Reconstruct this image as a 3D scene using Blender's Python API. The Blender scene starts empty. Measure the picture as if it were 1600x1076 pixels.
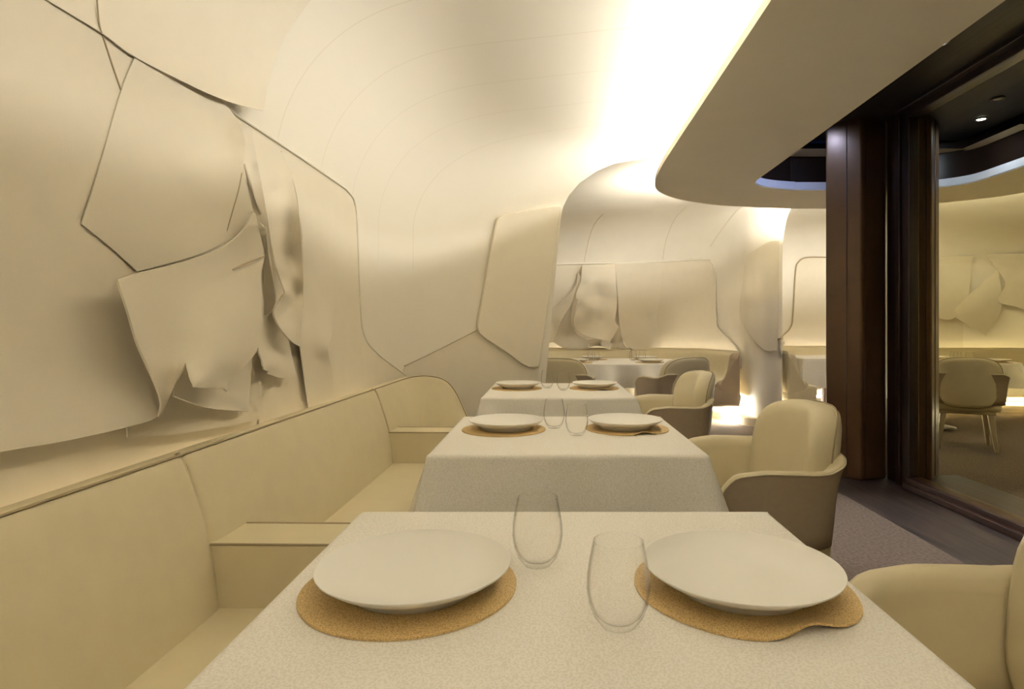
import bpy, bmesh, math, random
import numpy as np
from mathutils import Vector, Matrix
from mathutils.bvhtree import BVHTree
from mathutils.geometry import delaunay_2d_cdt
PI = math.pi
random.seed(7)
scene = bpy.context.scene
col = scene.collection
R = math.radians

# ------------------------------------------------------------------ camera
F, VX, VY, CZ = 940.0, 855.0, 511.0, 1.13
cam_d = bpy.data.cameras.new('camera'); cam = bpy.data.objects.new('camera', cam_d); col.objects.link(cam)
cam.location = (0, 0, CZ); cam.rotation_euler = (R(90), 0, 0)
cam_d.sensor_width = 36; cam_d.lens = F / 1600 * 36
cam_d.shift_x = (800 - VX) / 1600; cam_d.shift_y = (VY - 538) / 1600
cam_d.clip_start = 0.02
scene.camera = cam

# ------------------------------------------------------------------ world and exposure
w = bpy.data.worlds.new('night'); scene.world = w; w.use_nodes = True
w.node_tree.nodes['Background'].inputs[0].default_value = (0.10, 0.16, 0.42, 1)
w.node_tree.nodes['Background'].inputs[1].default_value = 0.012
vs = scene.view_settings
vs.view_transform = 'Standard'; vs.look = 'None'; vs.gamma = 1.0; vs.use_curve_mapping = False
scene.cycles.transparent_max_bounces = 32
vs.exposure = 0.5
WARM = (1.0, 0.96, 0.885)
COVE, COVE_FAR, LED_FAR, LED_BACK = 340.0, 400.0, 240.0, 7.0     # strengths of the strip lamps
SPOT_W = 230.0

# ------------------------------------------------------------------ materials
def mat(name, color, rough=0.6, metal=0.0, noise=0.0, nscale=40, bump=0.0, bscale=200, spec=0.5, sheen=0.0, color2=None, coat=0.0):
    m = bpy.data.materials.new(name); m.use_nodes = True
    nt = m.node_tree; b = nt.nodes['Principled BSDF']
    b.inputs['Base Color'].default_value = (*color, 1)
    b.inputs['Roughness'].default_value = rough
    b.inputs['Metallic'].default_value = metal
    b.inputs['Specular IOR Level'].default_value = spec
    b.inputs['Sheen Weight'].default_value = sheen
    b.inputs['Coat Weight'].default_value = coat
    tc = nt.nodes.new('ShaderNodeTexCoord')
    if noise > 0 or color2:
        n = nt.nodes.new('ShaderNodeTexNoise'); n.inputs['Scale'].default_value = nscale; n.inputs['Detail'].default_value = 4
        nt.links.new(tc.outputs['Object'], n.inputs['Vector'])
        r = nt.nodes.new('ShaderNodeValToRGB')
        c2 = color2 or tuple(c * (1 - noise) for c in color)
        r.color_ramp.elements[0].color = (*c2, 1); r.color_ramp.elements[1].color = (*color, 1)
        r.color_ramp.elements[0].position = 0.35; r.color_ramp.elements[1].position = 0.62
        nt.links.new(n.outputs['Fac'], r.inputs['Fac']); nt.links.new(r.outputs['Color'], b.inputs['Base Color'])
    if bump > 0:
        n2 = nt.nodes.new('ShaderNodeTexNoise'); n2.inputs['Scale'].default_value = bscale; n2.inputs['Detail'].default_value = 3
        nt.links.new(tc.outputs['Object'], n2.inputs['Vector'])
        bp = nt.nodes.new('ShaderNodeBump'); bp.inputs['Strength'].default_value = bump; bp.inputs['Distance'].default_value = 0.002
        nt.links.new(n2.outputs['Fac'], bp.inputs['Height']); nt.links.new(bp.outputs['Normal'], b.inputs['Normal'])
    return m

def emit(name, color, s):
    m = bpy.data.materials.new(name); m.use_nodes = True
    b = m.node_tree.nodes['Principled BSDF']
    b.inputs['Base Color'].default_value = (0.8, 0.8, 0.8, 1)
    b.inputs['Emission Color'].default_value = (*color, 1); b.inputs['Emission Strength'].default_value = s
    return m

M = {}
M['plaster'] = mat('cream_felt_shell', (0.83, 0.775, 0.655), 0.85, noise=0.02, nscale=6, bump=0.12, bscale=350, spec=0.2)
M['felt'] = mat('cream_felt', (0.77, 0.70, 0.56), 0.9, noise=0.02, nscale=9, bump=0.25, bscale=500, spec=0.15, sheen=0.15)
M['felt_back'] = mat('cream_felt_backing', (0.78, 0.71, 0.57), 0.9, noise=0.02, nscale=12, bump=0.25, bscale=500, spec=0.15)
M['leather'] = mat('beige_leather', (0.67, 0.585, 0.385), 0.5, noise=0.03, nscale=12, bump=0.12, bscale=700, spec=0.35)
M['taupe'] = mat('taupe_outer_cloth', (0.40, 0.315, 0.215), 0.8, noise=0.04, nscale=60, bump=0.15, bscale=700, spec=0.2)
M['piping'] = mat('brown_piping', (0.30, 0.235, 0.13), 0.6)
M['pipe_light'] = mat('pale_piping', (0.66, 0.58, 0.40), 0.6)
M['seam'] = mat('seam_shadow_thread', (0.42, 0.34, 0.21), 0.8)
M['porcelain'] = mat('ivory_porcelain', (0.86, 0.835, 0.77), 0.42, spec=0.4)
M['canopy'] = mat('canopy_paint', (0.87, 0.80, 0.66), 0.7, noise=0.02, nscale=3, spec=0.25)
M['brown'] = mat('bronze_panel', (0.10, 0.052, 0.022), 0.38, metal=0.3, noise=0.15, nscale=5)
M['frame'] = mat('dark_bronze_frame', (0.022, 0.011, 0.007), 0.35, metal=0.2)
M['sill'] = mat('reddish_sill', (0.030, 0.010, 0.006), 0.3)
M['darkwood'] = mat('dark_wood_leg', (0.07, 0.045, 0.025), 0.5)
M['legs'] = mat('taupe_leg', (0.36, 0.29, 0.18), 0.5)
M['carpet'] = mat('taupe_carpet', (0.135, 0.10, 0.072), 0.95, noise=0.35, nscale=60, bump=0.8, bscale=400, spec=0.1)
M['plinth'] = mat('plinth_paint', (0.62, 0.54, 0.40), 0.6)
M['rim'] = mat('rim_blue_light', (0.72, 0.72, 0.76), 0.5)  # bluish cast of the cool light is put into the rim colour
M['lampring'] = mat('lamp_ring', (0.12, 0.10, 0.09), 0.4, metal=0.5)
M['cove'] = emit('cove_led', WARM, COVE)
M['cove_dim'] = emit('cove_led_dim', WARM, COVE * .6)
M['cove_far'] = emit('cove_led_far', WARM, COVE_FAR)
M['led'] = emit('bench_led', (1.0, 0.94, 0.82), LED_FAR)
M['ledback'] = emit('wall_led', (1.0, 0.92, 0.78), LED_BACK)
M['spot'] = emit('spot_lens', (0.9, 0.95, 1.0), 60)
M['spotdim'] = mat('spot_lens_off', (0.5, 0.45, 0.4), 0.3)

def cloth_mat():
    m = mat('damask_cloth', (0.80, 0.745, 0.62), 0.75, spec=0.2)
    nt = m.node_tree; b = nt.nodes['Principled BSDF']; tc = nt.nodes['Texture Coordinate']
    n = nt.nodes.new('ShaderNodeTexNoise'); n.inputs['Scale'].default_value = 300; n.inputs['Detail'].default_value = 1
    r = nt.nodes.new('ShaderNodeValToRGB')
    r.color_ramp.elements[0].position = 0.40; r.color_ramp.elements[1].position = 0.56
    r.color_ramp.elements[0].color = (0.775, 0.735, 0.655, 1); r.color_ramp.elements[1].color = (0.875, 0.845, 0.775, 1)
    nt.links.new(tc.outputs['Object'], n.inputs['Vector']); nt.links.new(n.outputs['Fac'], r.inputs['Fac'])
    nt.links.new(r.outputs['Color'], b.inputs['Base Color'])
    rr = nt.nodes.new('ShaderNodeMapRange'); rr.inputs['To Min'].default_value = 0.5; rr.inputs['To Max'].default_value = 0.85
    nt.links.new(n.outputs['Fac'], rr.inputs['Value']); nt.links.new(rr.outputs['Result'], b.inputs['Roughness'])
    bp = nt.nodes.new('ShaderNodeBump'); bp.inputs['Strength'].default_value = 0.12; bp.inputs['Distance'].default_value = 0.0006
    nt.links.new(n.outputs['Fac'], bp.inputs['Height']); nt.links.new(bp.outputs['Normal'], b.inputs['Normal'])
    return m
M['cloth'] = cloth_mat()

def mat_placemat():
    m = mat('gold_beaded_mat', (0.50, 0.30, 0.095), 0.55, spec=0.5)
    nt = m.node_tree; b = nt.nodes['Principled BSDF']; tc = nt.nodes['Texture Coordinate']
    v = nt.nodes.new('ShaderNodeTexVoronoi'); v.inputs['Scale'].default_value = 620
    r = nt.nodes.new('ShaderNodeValToRGB')
    r.color_ramp.elements[0].color = (0.82, 0.60, 0.27, 1); r.color_ramp.elements[1].color = (0.46, 0.30, 0.115, 1)
    r.color_ramp.elements[0].position = 0.25; r.color_ramp.elements[1].position = 0.8
    nt.links.new(tc.outputs['Object'], v.inputs['Vector']); nt.links.new(v.outputs['Distance'], r.inputs['Fac'])
    nt.links.new(r.outputs['Color'], b.inputs['Base Color'])
    bp = nt.nodes.new('ShaderNodeBump'); bp.inputs['Strength'].default_value = 0.5; bp.inputs['Distance'].default_value = 0.0012; bp.invert = True
    nt.links.new(v.outputs['Distance'], bp.inputs['Height']); nt.links.new(bp.outputs['Normal'], b.inputs['Normal'])
    return m
M['placemat'] = mat_placemat()

def wood_mat(name, c1, c2, sx, sy, rough):
    m = mat(name, c1, rough); nt = m.node_tree; b = nt.nodes['Principled BSDF']; tc = nt.nodes['Texture Coordinate']
    mp = nt.nodes.new('ShaderNodeMapping'); mp.inputs['Scale'].default_value = (sx, sy, 1)
    n = nt.nodes.new('ShaderNodeTexNoise'); n.inputs['Scale'].default_value = 1.0; n.inputs['Detail'].default_value = 5
    r = nt.nodes.new('ShaderNodeValToRGB'); r.color_ramp.elements[0].position = 0.35; r.color_ramp.elements[1].position = 0.65
    r.color_ramp.elements[0].color = (*c1, 1); r.color_ramp.elements[1].color = (*c2, 1)
    nt.links.new(tc.outputs['Object'], mp.inputs['Vector']); nt.links.new(mp.outputs['Vector'], n.inputs['Vector'])
    nt.links.new(n.outputs['Fac'], r.inputs['Fac']); nt.links.new(r.outputs['Color'], b.inputs['Base Color'])
    bp = nt.nodes.new('ShaderNodeBump'); bp.inputs['Strength'].default_value = 0.3; bp.inputs['Distance'].default_value = 0.002
    nt.links.new(n.outputs['Fac'], bp.inputs['Height']); nt.links.new(bp.outputs['Normal'], b.inputs['Normal'])
    return m
M['woodfloor'] = wood_mat('brown_wood_floor', (0.014, 0.008, 0.006), (0.042, 0.026, 0.018), 30, 2.0, 0.5)
M['woodceil'] = wood_mat('dark_wood_ceiling', (0.007, 0.005, 0.005), (0.019, 0.013, 0.011), 60, 1.2, 0.5)

def clear_glass():
    """thin blown glass: almost clear face on, mirror-like and slightly grey at grazing angles"""
    m = bpy.data.materials.new('clear_glass'); m.use_nodes = True; nt = m.node_tree; nt.nodes.clear()
    o = nt.nodes.new('ShaderNodeOutputMaterial'); mx = nt.nodes.new('ShaderNodeMixShader')
    t = nt.nodes.new('ShaderNodeBsdfTransparent'); g = nt.nodes.new('ShaderNodeBsdfGlossy'); g.inputs['Roughness'].default_value = 0.02
    lw = nt.nodes.new('ShaderNodeLayerWeight'); lw.inputs['Blend'].default_value = 0.5
    cr = nt.nodes.new('ShaderNodeValToRGB')
    e = cr.color_ramp.elements; e[0].position = 0.55; e[0].color = (0.998, 0.998, 0.996, 1); e[1].position = 1.0; e[1].color = (0.80, 0.79, 0.76, 1)
    nt.links.new(lw.outputs['Facing'], cr.inputs['Fac']); nt.links.new(cr.outputs['Color'], t.inputs['Color'])
    p = nt.nodes.new('ShaderNodeMath'); p.operation = 'POWER'; p.inputs[1].default_value = 4.0
    nt.links.new(lw.outputs['Facing'], p.inputs[0])
    mr = nt.nodes.new('ShaderNodeMapRange'); mr.inputs['To Min'].default_value = 0.022; mr.inputs['To Max'].default_value = 0.6
    nt.links.new(p.outputs[0], mr.inputs['Value'])
    nt.links.new(mr.outputs['Result'], mx.inputs['Fac']); nt.links.new(t.outputs[0], mx.inputs[1]); nt.links.new(g.outputs[0], mx.inputs[2])
    nt.links.new(mx.outputs[0], o.inputs[0])
    return m
M['glass'] = clear_glass()
def window_glass():
    m = bpy.data.materials.new('coated_window_glass'); m.use_nodes = True; nt = m.node_tree; nt.nodes.clear()
    o = nt.nodes.new('ShaderNodeOutputMaterial'); mx = nt.nodes.new('ShaderNodeMixShader')
    t = nt.nodes.new('ShaderNodeBsdfTransparent'); t.inputs['Color'].default_value = (0.35, 0.36, 0.30, 1)
    g = nt.nodes.new('ShaderNodeBsdfGlossy'); g.inputs['Color'].default_value = (0.93, 0.88, 0.60, 1); g.inputs['Roughness'].default_value = 0.0
    fr = nt.nodes.new('ShaderNodeFresnel'); fr.inputs['IOR'].default_value = 2.2
    nt.links.new(fr.outputs[0], mx.inputs['Fac'])
    nt.links.new(t.outputs[0], mx.inputs[1]); nt.links.new(g.outputs[0], mx.inputs[2]); nt.links.new(mx.outputs[0], o.inputs[0])
    return m
M['window'] = window_glass()

# ------------------------------------------------------------------ helpers
def link_mesh(name, verts, faces, m, parent=None, smooth=True, loc=None):
    me = bpy.data.meshes.new(name); me.from_pydata([tuple(v) for v in verts], [], faces); me.update()
    me.materials.append(m)
    if smooth:
        for p in me.polygons: p.use_smooth = True
    o = bpy.data.objects.new(name, me); col.objects.link(o)
    if parent: o.parent = parent
    if loc: o.location = loc
    return o
def link_bm(name, bm, m, parent=None, smooth=True):
    bmesh.ops.recalc_face_normals(bm, faces=bm.faces)
    me = bpy.data.meshes.new(name); bm.to_mesh(me); bm.free(); me.materials.append(m)
    if smooth:
        for p in me.polygons: p.use_smooth = True
    o = bpy.data.objects.new(name, me); col.objects.link(o)
    if parent: o.parent = parent
    return o
def empty(name, loc=(0, 0, 0), rz=0):
    o = bpy.data.objects.new(name, None); col.objects.link(o); o.location = loc; o.rotation_euler = (0, 0, rz)
    o.empty_display_size = 0.1
    return o
def tag(o, label, cat, group=None, kind=None):
    o['label'] = label; o['category'] = cat
    if group: o['group'] = group
    if kind: o['kind'] = kind
    return o
def struct(o):
    o['kind'] = 'structure'; return o
def kids(o): return [c for c in bpy.data.objects if c.parent == o]
def copy_tree(o, parent=None):
    c = o.copy(); col.objects.link(c)
    if parent: c.parent = parent
    for ch in kids(o): copy_tree(ch, c)
    return c
def auto_smooth(o, ang=40):
    me = o.data
    bm = bmesh.new(); bm.from_mesh(me)
    for e in bm.edges:
        if len(e.link_faces) == 2 and e.calc_face_angle(0) > R(ang): e.smooth = False
    bm.to_mesh(me); bm.free()
    return o
def bevel(o, wdt, seg=3):
    b = o.modifiers.new('bevel', 'BEVEL'); b.width = wdt; b.segments = seg; b.limit_method = 'ANGLE'; b.angle_limit = R(35)
    o.modifiers.new('wn', 'WEIGHTED_NORMAL')
    return o
def solid(o, t, off=-1.0):
    s = o.modifiers.new('solid', 'SOLIDIFY'); s.thickness = t; s.offset = off; s.use_even_offset = False
    es = o.modifiers.new('split', 'EDGE_SPLIT'); es.split_angle = R(50)
    return o
def box(name, x0, x1, y0, y1, z0, z1, m, parent=None, bev=0.0, seg=3):
    v = [(x, y, z) for x in (x0, x1) for y in (y0, y1) for z in (z0, z1)]
    f = [(0, 1, 3, 2), (4, 6, 7, 5), (0, 4, 5, 1), (2, 3, 7, 6), (0, 2, 6, 4), (1, 5, 7, 3)]
    o = link_mesh(name, v, f, m, parent, smooth=bev > 0)
    if bev > 0: bevel(o, bev, seg)
    return o
def cat(pts, n):
    """Catmull-Rom resampling of a list of tuples, n points per span"""
    P = [np.array(p, float) for p in pts]; out = []
    for i in range(len(P) - 1):
        p0 = P[i - 1] if i > 0 else 2 * P[0] - P[1]; p1 = P[i]; p2 = P[i + 1]
        p3 = P[i + 2] if i + 2 < len(P) else 2 * P[-1] - P[-2]
        for k in range(n):
            t = k / n
            out.append(0.5 * (2 * p1 + (p2 - p0) * t + (2 * p0 - 5 * p1 + 4 * p2 - p3) * t * t + (3 * p1 - p0 - 3 * p2 + p3) * t ** 3))
    out.append(P[-1]); return out
def grid(name, rows, m, parent=None, closed_v=False, closed_u=False, cap=False, smooth=True):
    n = len(rows); k = len(rows[0]); v = [tuple(p) for r in rows for p in r]; f = []
    for i in range(n if closed_u else n - 1):
        i2 = (i + 1) % n
        for j in range(k if closed_v else k - 1):
            j2 = (j + 1) % k
            f.append((i * k + j, i2 * k + j, i2 * k + j2, i * k + j2))
    if cap:
        f.append(tuple(range(k))[::-1]); f.append(tuple((n - 1) * k + j for j in range(k)))
    bm = bmesh.new(); bv = [bm.verts.new(p) for p in v]
    for q in f:
        try: bm.faces.new([bv[i] for i in q])
        except ValueError: pass
    return link_bm(name, bm, m, parent, smooth)
def tube(name, pts, r, m, parent=None, closed=False, seg=8):
    P = [Vector(p) for p in pts]; n = len(P); rows = []
    up = Vector((0.13, 0.37, 0.92))
    for i in range(n):
        a = P[(i - 1) % n] if (closed or i > 0) else P[0]; b = P[(i + 1) % n] if (closed or i < n - 1) else P[-1]
        d = (b - a)
        if d.length < 1e-9: d = Vector((0, 0, 1))
        d.normalize(); s = d.cross(up)
        if s.length < 1e-3: s = d.cross(Vector((1, 0, 0)))
        s.normalize(); u = s.cross(d); up = u
        rows.append([P[i] + (s * math.cos(2 * PI * k / seg) + u * math.sin(2 * PI * k / seg)) * r for k in range(seg)])
    return grid(name, rows, m, parent, closed_v=True, closed_u=closed, cap=not closed)
def lathe(name, prof, m, parent=None, seg=64):
    rows = [[(r * math.cos(2 * PI * k / seg), r * math.sin(2 * PI * k / seg), z) for k in range(seg)] for r, z in prof]
    o = grid(name, rows, m, parent, closed_v=True)
    me = o.data; bm = bmesh.new(); bm.from_mesh(me); bmesh.ops.remove_doubles(bm, verts=bm.verts, dist=1e-5)
    bmesh.ops.recalc_face_normals(bm, faces=bm.faces)
    bm.to_mesh(me); bm.free()
    for p in me.polygons: p.use_smooth = True
    return o
def prism(name, outline, z0, z1, m, parent=None, bev=0.0, seg=3):
    n = len(outline)
    bm = bmesh.new(); a = [bm.verts.new((p[0], p[1], z0)) for p in outline]; b = [bm.verts.new((p[0], p[1], z1)) for p in outline]
    bm.faces.new(a[::-1]); bm.faces.new(b)
    for i in range(n): bm.faces.new((a[i], a[(i + 1) % n], b[(i + 1) % n], b[i]))
    o = link_bm(name, bm, m, parent, smooth=bev > 0)
    if bev > 0: bevel(o, bev, seg)
    return o
def lerp(a, b, t): return a + (b - a) * t
def interp(x, xs, ys): return float(np.interp(x, xs, ys))
def zc_at(x): return 2.40 + 0.11 * min(x, 1.7)

# ------------------------------------------------------------------ the vaulted shells
def shell(base, top, z0s, nspan, zb=None, nz=14, nt=18):
    """lofts a wall that rises from the base plan curve and curls over into the ceiling along the top plan curve"""
    B = cat([(*b, z) for b, z in zip(base, z0s)], nspan); T = cat(top, nspan); cols = []
    for b, t in zip(B, T):
        zc = zc_at(t[0]); z0 = b[2]; lo = zb(b[0], b[1]) if zb else 0.0
        c = []
        def pt(a):
            q = 1 - math.cos(a); zz = zc_at(lerp(b[0], t[0], q))
            return (lerp(b[0], t[0], q), lerp(b[1], t[1], q), z0 + (zz - z0) * math.sqrt(max(0.0, 1 - (1 - q) ** 3)))
        # one running parameter: 0..0.4 up the wall, 0.4..1 over the curve
        if lo < z0: s0 = 0.4 * lo / z0
        else:
            sv = min(1.0, (lo - z0) / (zc - z0)); s0 = 0.4 + 0.6 * math.acos(max(0.0, (1 - sv * sv) ** (1 / 3))) / (PI / 2)
        for k in range(nz + nt + 1):
            u = lerp(s0, 1.0, k / (nz + nt))
            c.append((b[0], b[1], z0 * u / 0.4) if u < 0.4 else pt((u - 0.4) / 0.6 * PI / 2))
        cols.append(c)
    return cols
def cols_bvh(cols):
    k = len(cols[0]); v = [tuple(p) for c in cols for p in c]; f = []
    for i in range(len(cols) - 1):
        for j in range(k - 1): f.append((i * k + j, (i + 1) * k + j, (i + 1) * k + j + 1, i * k + j + 1))
    return BVHTree.FromPolygons(v, f)

base1 = [(-1.0, -4.4), (-1.0, 0), (-1.0, 1.6), (-1.0, 2.6), (-0.995, 3.1), (-0.97, 3.5), (-0.88, 3.86), (-0.70, 4.14), (-0.45, 4.32),
         (-0.15, 4.44), (0.1, 4.52), (0.4, 4.62), (0.9, 4.82), (1.5, 5.0)]
top1 = [(-0.22, -4.4), (-0.22, 0), (-0.22, 1.6), (-0.22, 2.5), (-0.21, 2.9), (-0.18, 3.2), (-0.10, 3.45), (0.02, 3.62), (0.14, 3.76),
        (0.24, 3.88), (0.34, 3.98), (0.54, 4.14), (0.95, 4.42), (1.5, 4.7)]
z01 = [1.70, 1.70, 1.70, 1.70, 1.70, 1.71, 1.74, 1.78, 1.80, 1.84, 1.88, 1.95, 2.08, 2.2]
ARX = [-0.08, 0.11, 0.144, 0.216, 0.34, 0.463, 0.668, 0.91, 1.5]
ARZ = [0.0, 2.03, 2.12, 2.217, 2.306, 2.363, 2.411, 2.459, 2.53]
def arch_low(x, y): return interp(x, ARX, ARZ) if y > 4.3 and x > -0.08 else 0.0
full1 = shell(base1, top1, z01, 36, nt=28)
bvh1 = cols_bvh(full1)
cols1 = shell(base1, top1, z01, 36, arch_low, nt=28)
cut = 36 * 6
def wall_grid(name, cols, m, thick):
    o = grid(name, cols, m)
    me = o.data                      # make the normals face the room, then thicken outwards
    bm = bmesh.new(); bm.from_mesh(me); bm.faces.ensure_lookup_table()
    bm.to_mesh(me); bm.free()
    return o

def shell_mat():
    """cream shell with narrow seams a hand-span apart, running up the wall and over the vault"""
    m = mat('cream_felt_shell_seamed', (0.83, 0.775, 0.655), 0.85, spec=0.2)
    nt = m.node_tree; b = nt.nodes['Principled BSDF']; tc = nt.nodes['Texture Coordinate']
    sp = nt.nodes.new('ShaderNodeSeparateXYZ'); nt.links.new(tc.outputs['Object'], sp.inputs[0])
    def mth(op, a, v=None, b2=None):
        n = nt.nodes.new('ShaderNodeMath'); n.operation = op; nt.links.new(a, n.inputs[0])
        if v is not None: n.inputs[1].default_value = v
        if b2 is not None: nt.links.new(b2, n.inputs[1])
        return n.outputs[0]
    y = mth('ADD', sp.outputs['Y'], -2.21 + 42)
    f = mth('ABSOLUTE', mth('ADD', mth('MODULO', mth('ADD', y, 0.21), 0.42), -0.21))
    line = mth('LESS_THAN', f, 0.0028)
    z = mth('GREATER_THAN', sp.outputs['Z'], 1.5)
    yl = mth('LESS_THAN', sp.outputs['Y'], 4.0)
    k = mth('MULTIPLY', mth('MULTIPLY', line, b2=z), b2=yl)
    mx = nt.nodes.new('ShaderNodeMix'); mx.data_type = 'RGBA'
    mx.inputs['A'].default_value = (0.83, 0.775, 0.655, 1); mx.inputs['B'].default_value = (0.75, 0.68, 0.55, 1)
    nt.links.new(k, mx.inputs['Factor']); nt.links.new(mx.outputs['Result'], b.inputs['Base Color'])
    return m
M['shell'] = shell_mat()

def ordered_wall(name, cols, m, thick):
    k = len(cols[0]); v = [tuple(p) for c in cols for p in c]
    f = [(i * k + j, i * k + j + 1, (i + 1) * k + j + 1, (i + 1) * k + j) for i in range(len(cols) - 1) for j in range(k - 1)]
    o = link_mesh(name, v, f, m); solid(o, thick, off=1.0)
    return struct(o)
# faces wound so that their normal points away from the room; thickness grows outwards
ordered_wall('wall_left', cols1[:cut + 1], M['shell'], 0.03)
ordered_wall('wall_partition', cols1[cut:], M['shell'], 0.03)

def flat(name, pts3, m, thick=0.0):
    bm = bmesh.new(); v = [bm.verts.new(p) for p in pts3]; f = bm.faces.new(v)
    bmesh.ops.triangulate(bm, faces=[f])
    me = bpy.data.meshes.new(name); bm.to_mesh(me); bm.free(); me.materials.append(m)
    o = bpy.data.objects.new(name, me); col.objects.link(o)
    return struct(o)
ring = [c[-1] for c in full1]
pts = [p for p in ring] + [(1.7, 5.0, zc_at(1.7)), (1.7, -4.4, zc_at(1.7))]
flat('ceiling', pts, M['shell'])

# second and third bays: one serpentine wall
base2 = [(-2.2, 4.9), (-2.2, 6.6), (-2.1, 7.6), (-1.75, 8.2), (-1.2, 8.4), (0.0, 8.4), (1.2, 8.4), (1.75, 8.34), (2.1, 8.12), (2.28, 7.75), (2.34, 7.35),
         (2.36, 7.02), (2.43, 6.86), (2.56, 6.81), (2.685, 6.88), (2.74, 7.15), (2.75, 8.0), (2.78, 8.7), (2.98, 9.15), (3.5, 9.3), (6.0, 9.3)]
top2 = [(-1.3, 4.9), (-1.3, 6.2), (-1.2, 6.7), (-0.9, 7.0), (-0.5, 7.1), (0.2, 7.1), (1.0, 7.1), (1.45, 7.05), (1.75, 6.9), (1.95, 6.75), (2.10, 6.62),
        (2.22, 6.52), (2.36, 6.45), (2.53, 6.42), (2.72, 6.46), (2.95, 6.7), (3.10, 7.1), (3.25, 7.5), (3.45, 7.8), (3.9, 7.95), (6.0, 7.95)]
z02 = [1.7, 1.7, 1.7, 1.75, 1.8, 1.8, 1.8, 1.8, 1.8, 1.8, 1.8, 1.85, 1.9, 1.9, 1.9, 1.85, 1.8, 1.8, 1.8, 1.8, 1.8]
cols2 = shell(base2, top2, z02, 14, nz=12, nt=18)
bvh2 = cols_bvh(cols2)
ordered_wall('wall_far', cols2, M['plaster'], 0.04)
ring2 = [c[-1] for c in cols2]
flat('ceiling', ring2 + [(x, y, z + .012) for x, y, z in [(6.0, 4.95, zc_at(6)), (1.72, 4.95, zc_at(1.7)), (1.72, 4.35, zc_at(1.7)), (0.6, 4.2, zc_at(.6)), (0.3, 4.6, zc_at(.3)), (-1.3, 4.85, zc_at(-1.3))]], M['plaster'])

# outer envelope
struct(box('wall_back', -1.0, 2.6, -4.5, -4.4, 0, 2.75, M['plaster']))
struct(box('floor', -2.4, 2.0, -4.5, 9.6, -0.05, 0.0, M['carpet']))
struct(box('floor', 2.0, 6.2, 4.6, 9.6, -0.05, 0.0, M['carpet']))
struct(box('floor', 2.0, 2.62, -4.5, 4.6, -0.05, 0.0, M['woodfloor']))
struct(box('ceiling', 1.702, 2.62, -4.5, 4.98, 2.675, 2.72, M['woodceil']))
struct(box('ceiling', 2.62, 6.1, 4.55, 4.98, 2.675, 2.72, M['woodceil']))
struct(box('wall_right', 6.0, 6.1, 4.5, 9.4, 0, 2.7, M['plaster']))
struct(box('wall_right', 2.62, 6.0, 4.5, 4.55, 0, 2.7, M['brown']))

# ------------------------------------------------------------------ floating canopy
outer = cat([(0.80, 2.0), (0.812, 3.1), (0.825, 4.1), (0.84, 4.5), (0.862, 4.78), (0.905, 5.03), (1.0, 5.26), (1.2, 5.5), (1.485, 5.70), (1.826, 5.83), (2.295, 5.915), (2.75, 5.95), (6.0, 6.0)], 8)
inner = cat([(1.64, 2.0), (1.655, 3.5), (1.665, 4.3), (1.668, 4.66), (1.675, 4.82), (1.72, 4.94), (1.85, 5.05), (2.10, 5.13), (2.4, 5.15), (6.0, 5.16)], 8)
can = empty('ceiling_canopy', (1.2, 2.0, 2.30))
tag(can, 'long cream floating ceiling canopy with rounded end, hung above the aisle', 'ceiling canopy')
def off(p): return (p[0] - 1.2, p[1] - 2.0)
outl = [off((0.80, -4.4))] + [off(p) for p in outer] + [off(p) for p in inner[::-1]] + [off((1.63, -4.4))]
prism('panel', outl, 0.0, 0.048, M['canopy'], can, bev=0.022, seg=4)
rimline = [(1.63, -4.4, 2.337)] + [(p[0], p[1], 2.337) for p in inner]
rows = []
for p in rimline:
    rows.append([(p[0] - 1.2 + 0.003, p[1] - 2.0 - 0.003, 0.008), (p[0] - 1.2 + 0.003, p[1] - 2.0 - 0.003, 0.07)])
rim = grid('inner_rim', rows, M['rim'], can); rim['label'] = 'pale inner rim with bluish light painted into its colour'
solid(rim, 0.002, 0)
# dark fascia between canopy and the wooden ceiling
rows = [[(p[0] - 1.2 - 0.03, p[1] - 2.0 + 0.03, 0.03), (p[0] - 1.2 - 0.03, p[1] - 2.0 + 0.03, 0.41)] for p in rimline]
fa = grid('fascia', rows, M['frame'], can); solid(fa, 0.01, 0); fa['label'] = 'dark upstand above the inner rim'

# strip lamps lying on the canopy
def strip(name, path, wdt, z, m, tilt=0.0):
    rows = []
    for i, p in enumerate(path):
        a = path[max(i - 1, 0)]; b = path[min(i + 1, len(path) - 1)]
        d = np.array([b[0] - a[0], b[1] - a[1]]); d /= np.linalg.norm(d); n = np.array([-d[1], d[0]])
        rows.append([(p[0] - n[0] * wdt / 2, p[1] - n[1] * wdt / 2, z), (p[0] + n[0] * wdt / 2, p[1] + n[1] * wdt / 2, z)])
    o = grid(name, rows, m, smooth=False); solid(o, 0.008, 0)
    return o
def tilted_strip(name, path, wdt, tilt, m):
    """flat light strip whose luminous face looks up and towards the wall"""
    rows = []
    for i, p in enumerate(path):
        a = path[max(i - 1, 0)]; b = path[min(i + 1, len(path) - 1)]
        d = np.array([b[0] - a[0], b[1] - a[1]]); d /= np.linalg.norm(d); n = np.array([-d[1], d[0]])
        c, q = math.cos(tilt) * wdt / 2, math.sin(tilt) * wdt / 2
        rows.append([(p[0] - n[0] * c, p[1] - n[1] * c, p[2] + q), (p[0] + n[0] * c, p[1] + n[1] * c, p[2] - q)])
    o = grid(name, rows, m, smooth=False); solid(o, 0.004, 0)
    return o
o = tilted_strip('cove_light', [(.868, -4.3, 2.378), (.868, 0.0, 2.378), (.868, 1.5, 2.378)], .024, R(20), M['cove_dim'])
tag(o, 'dimmer warm white light strip on top of the canopy above the nearest table', 'strip light', 'strip lights')
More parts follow.
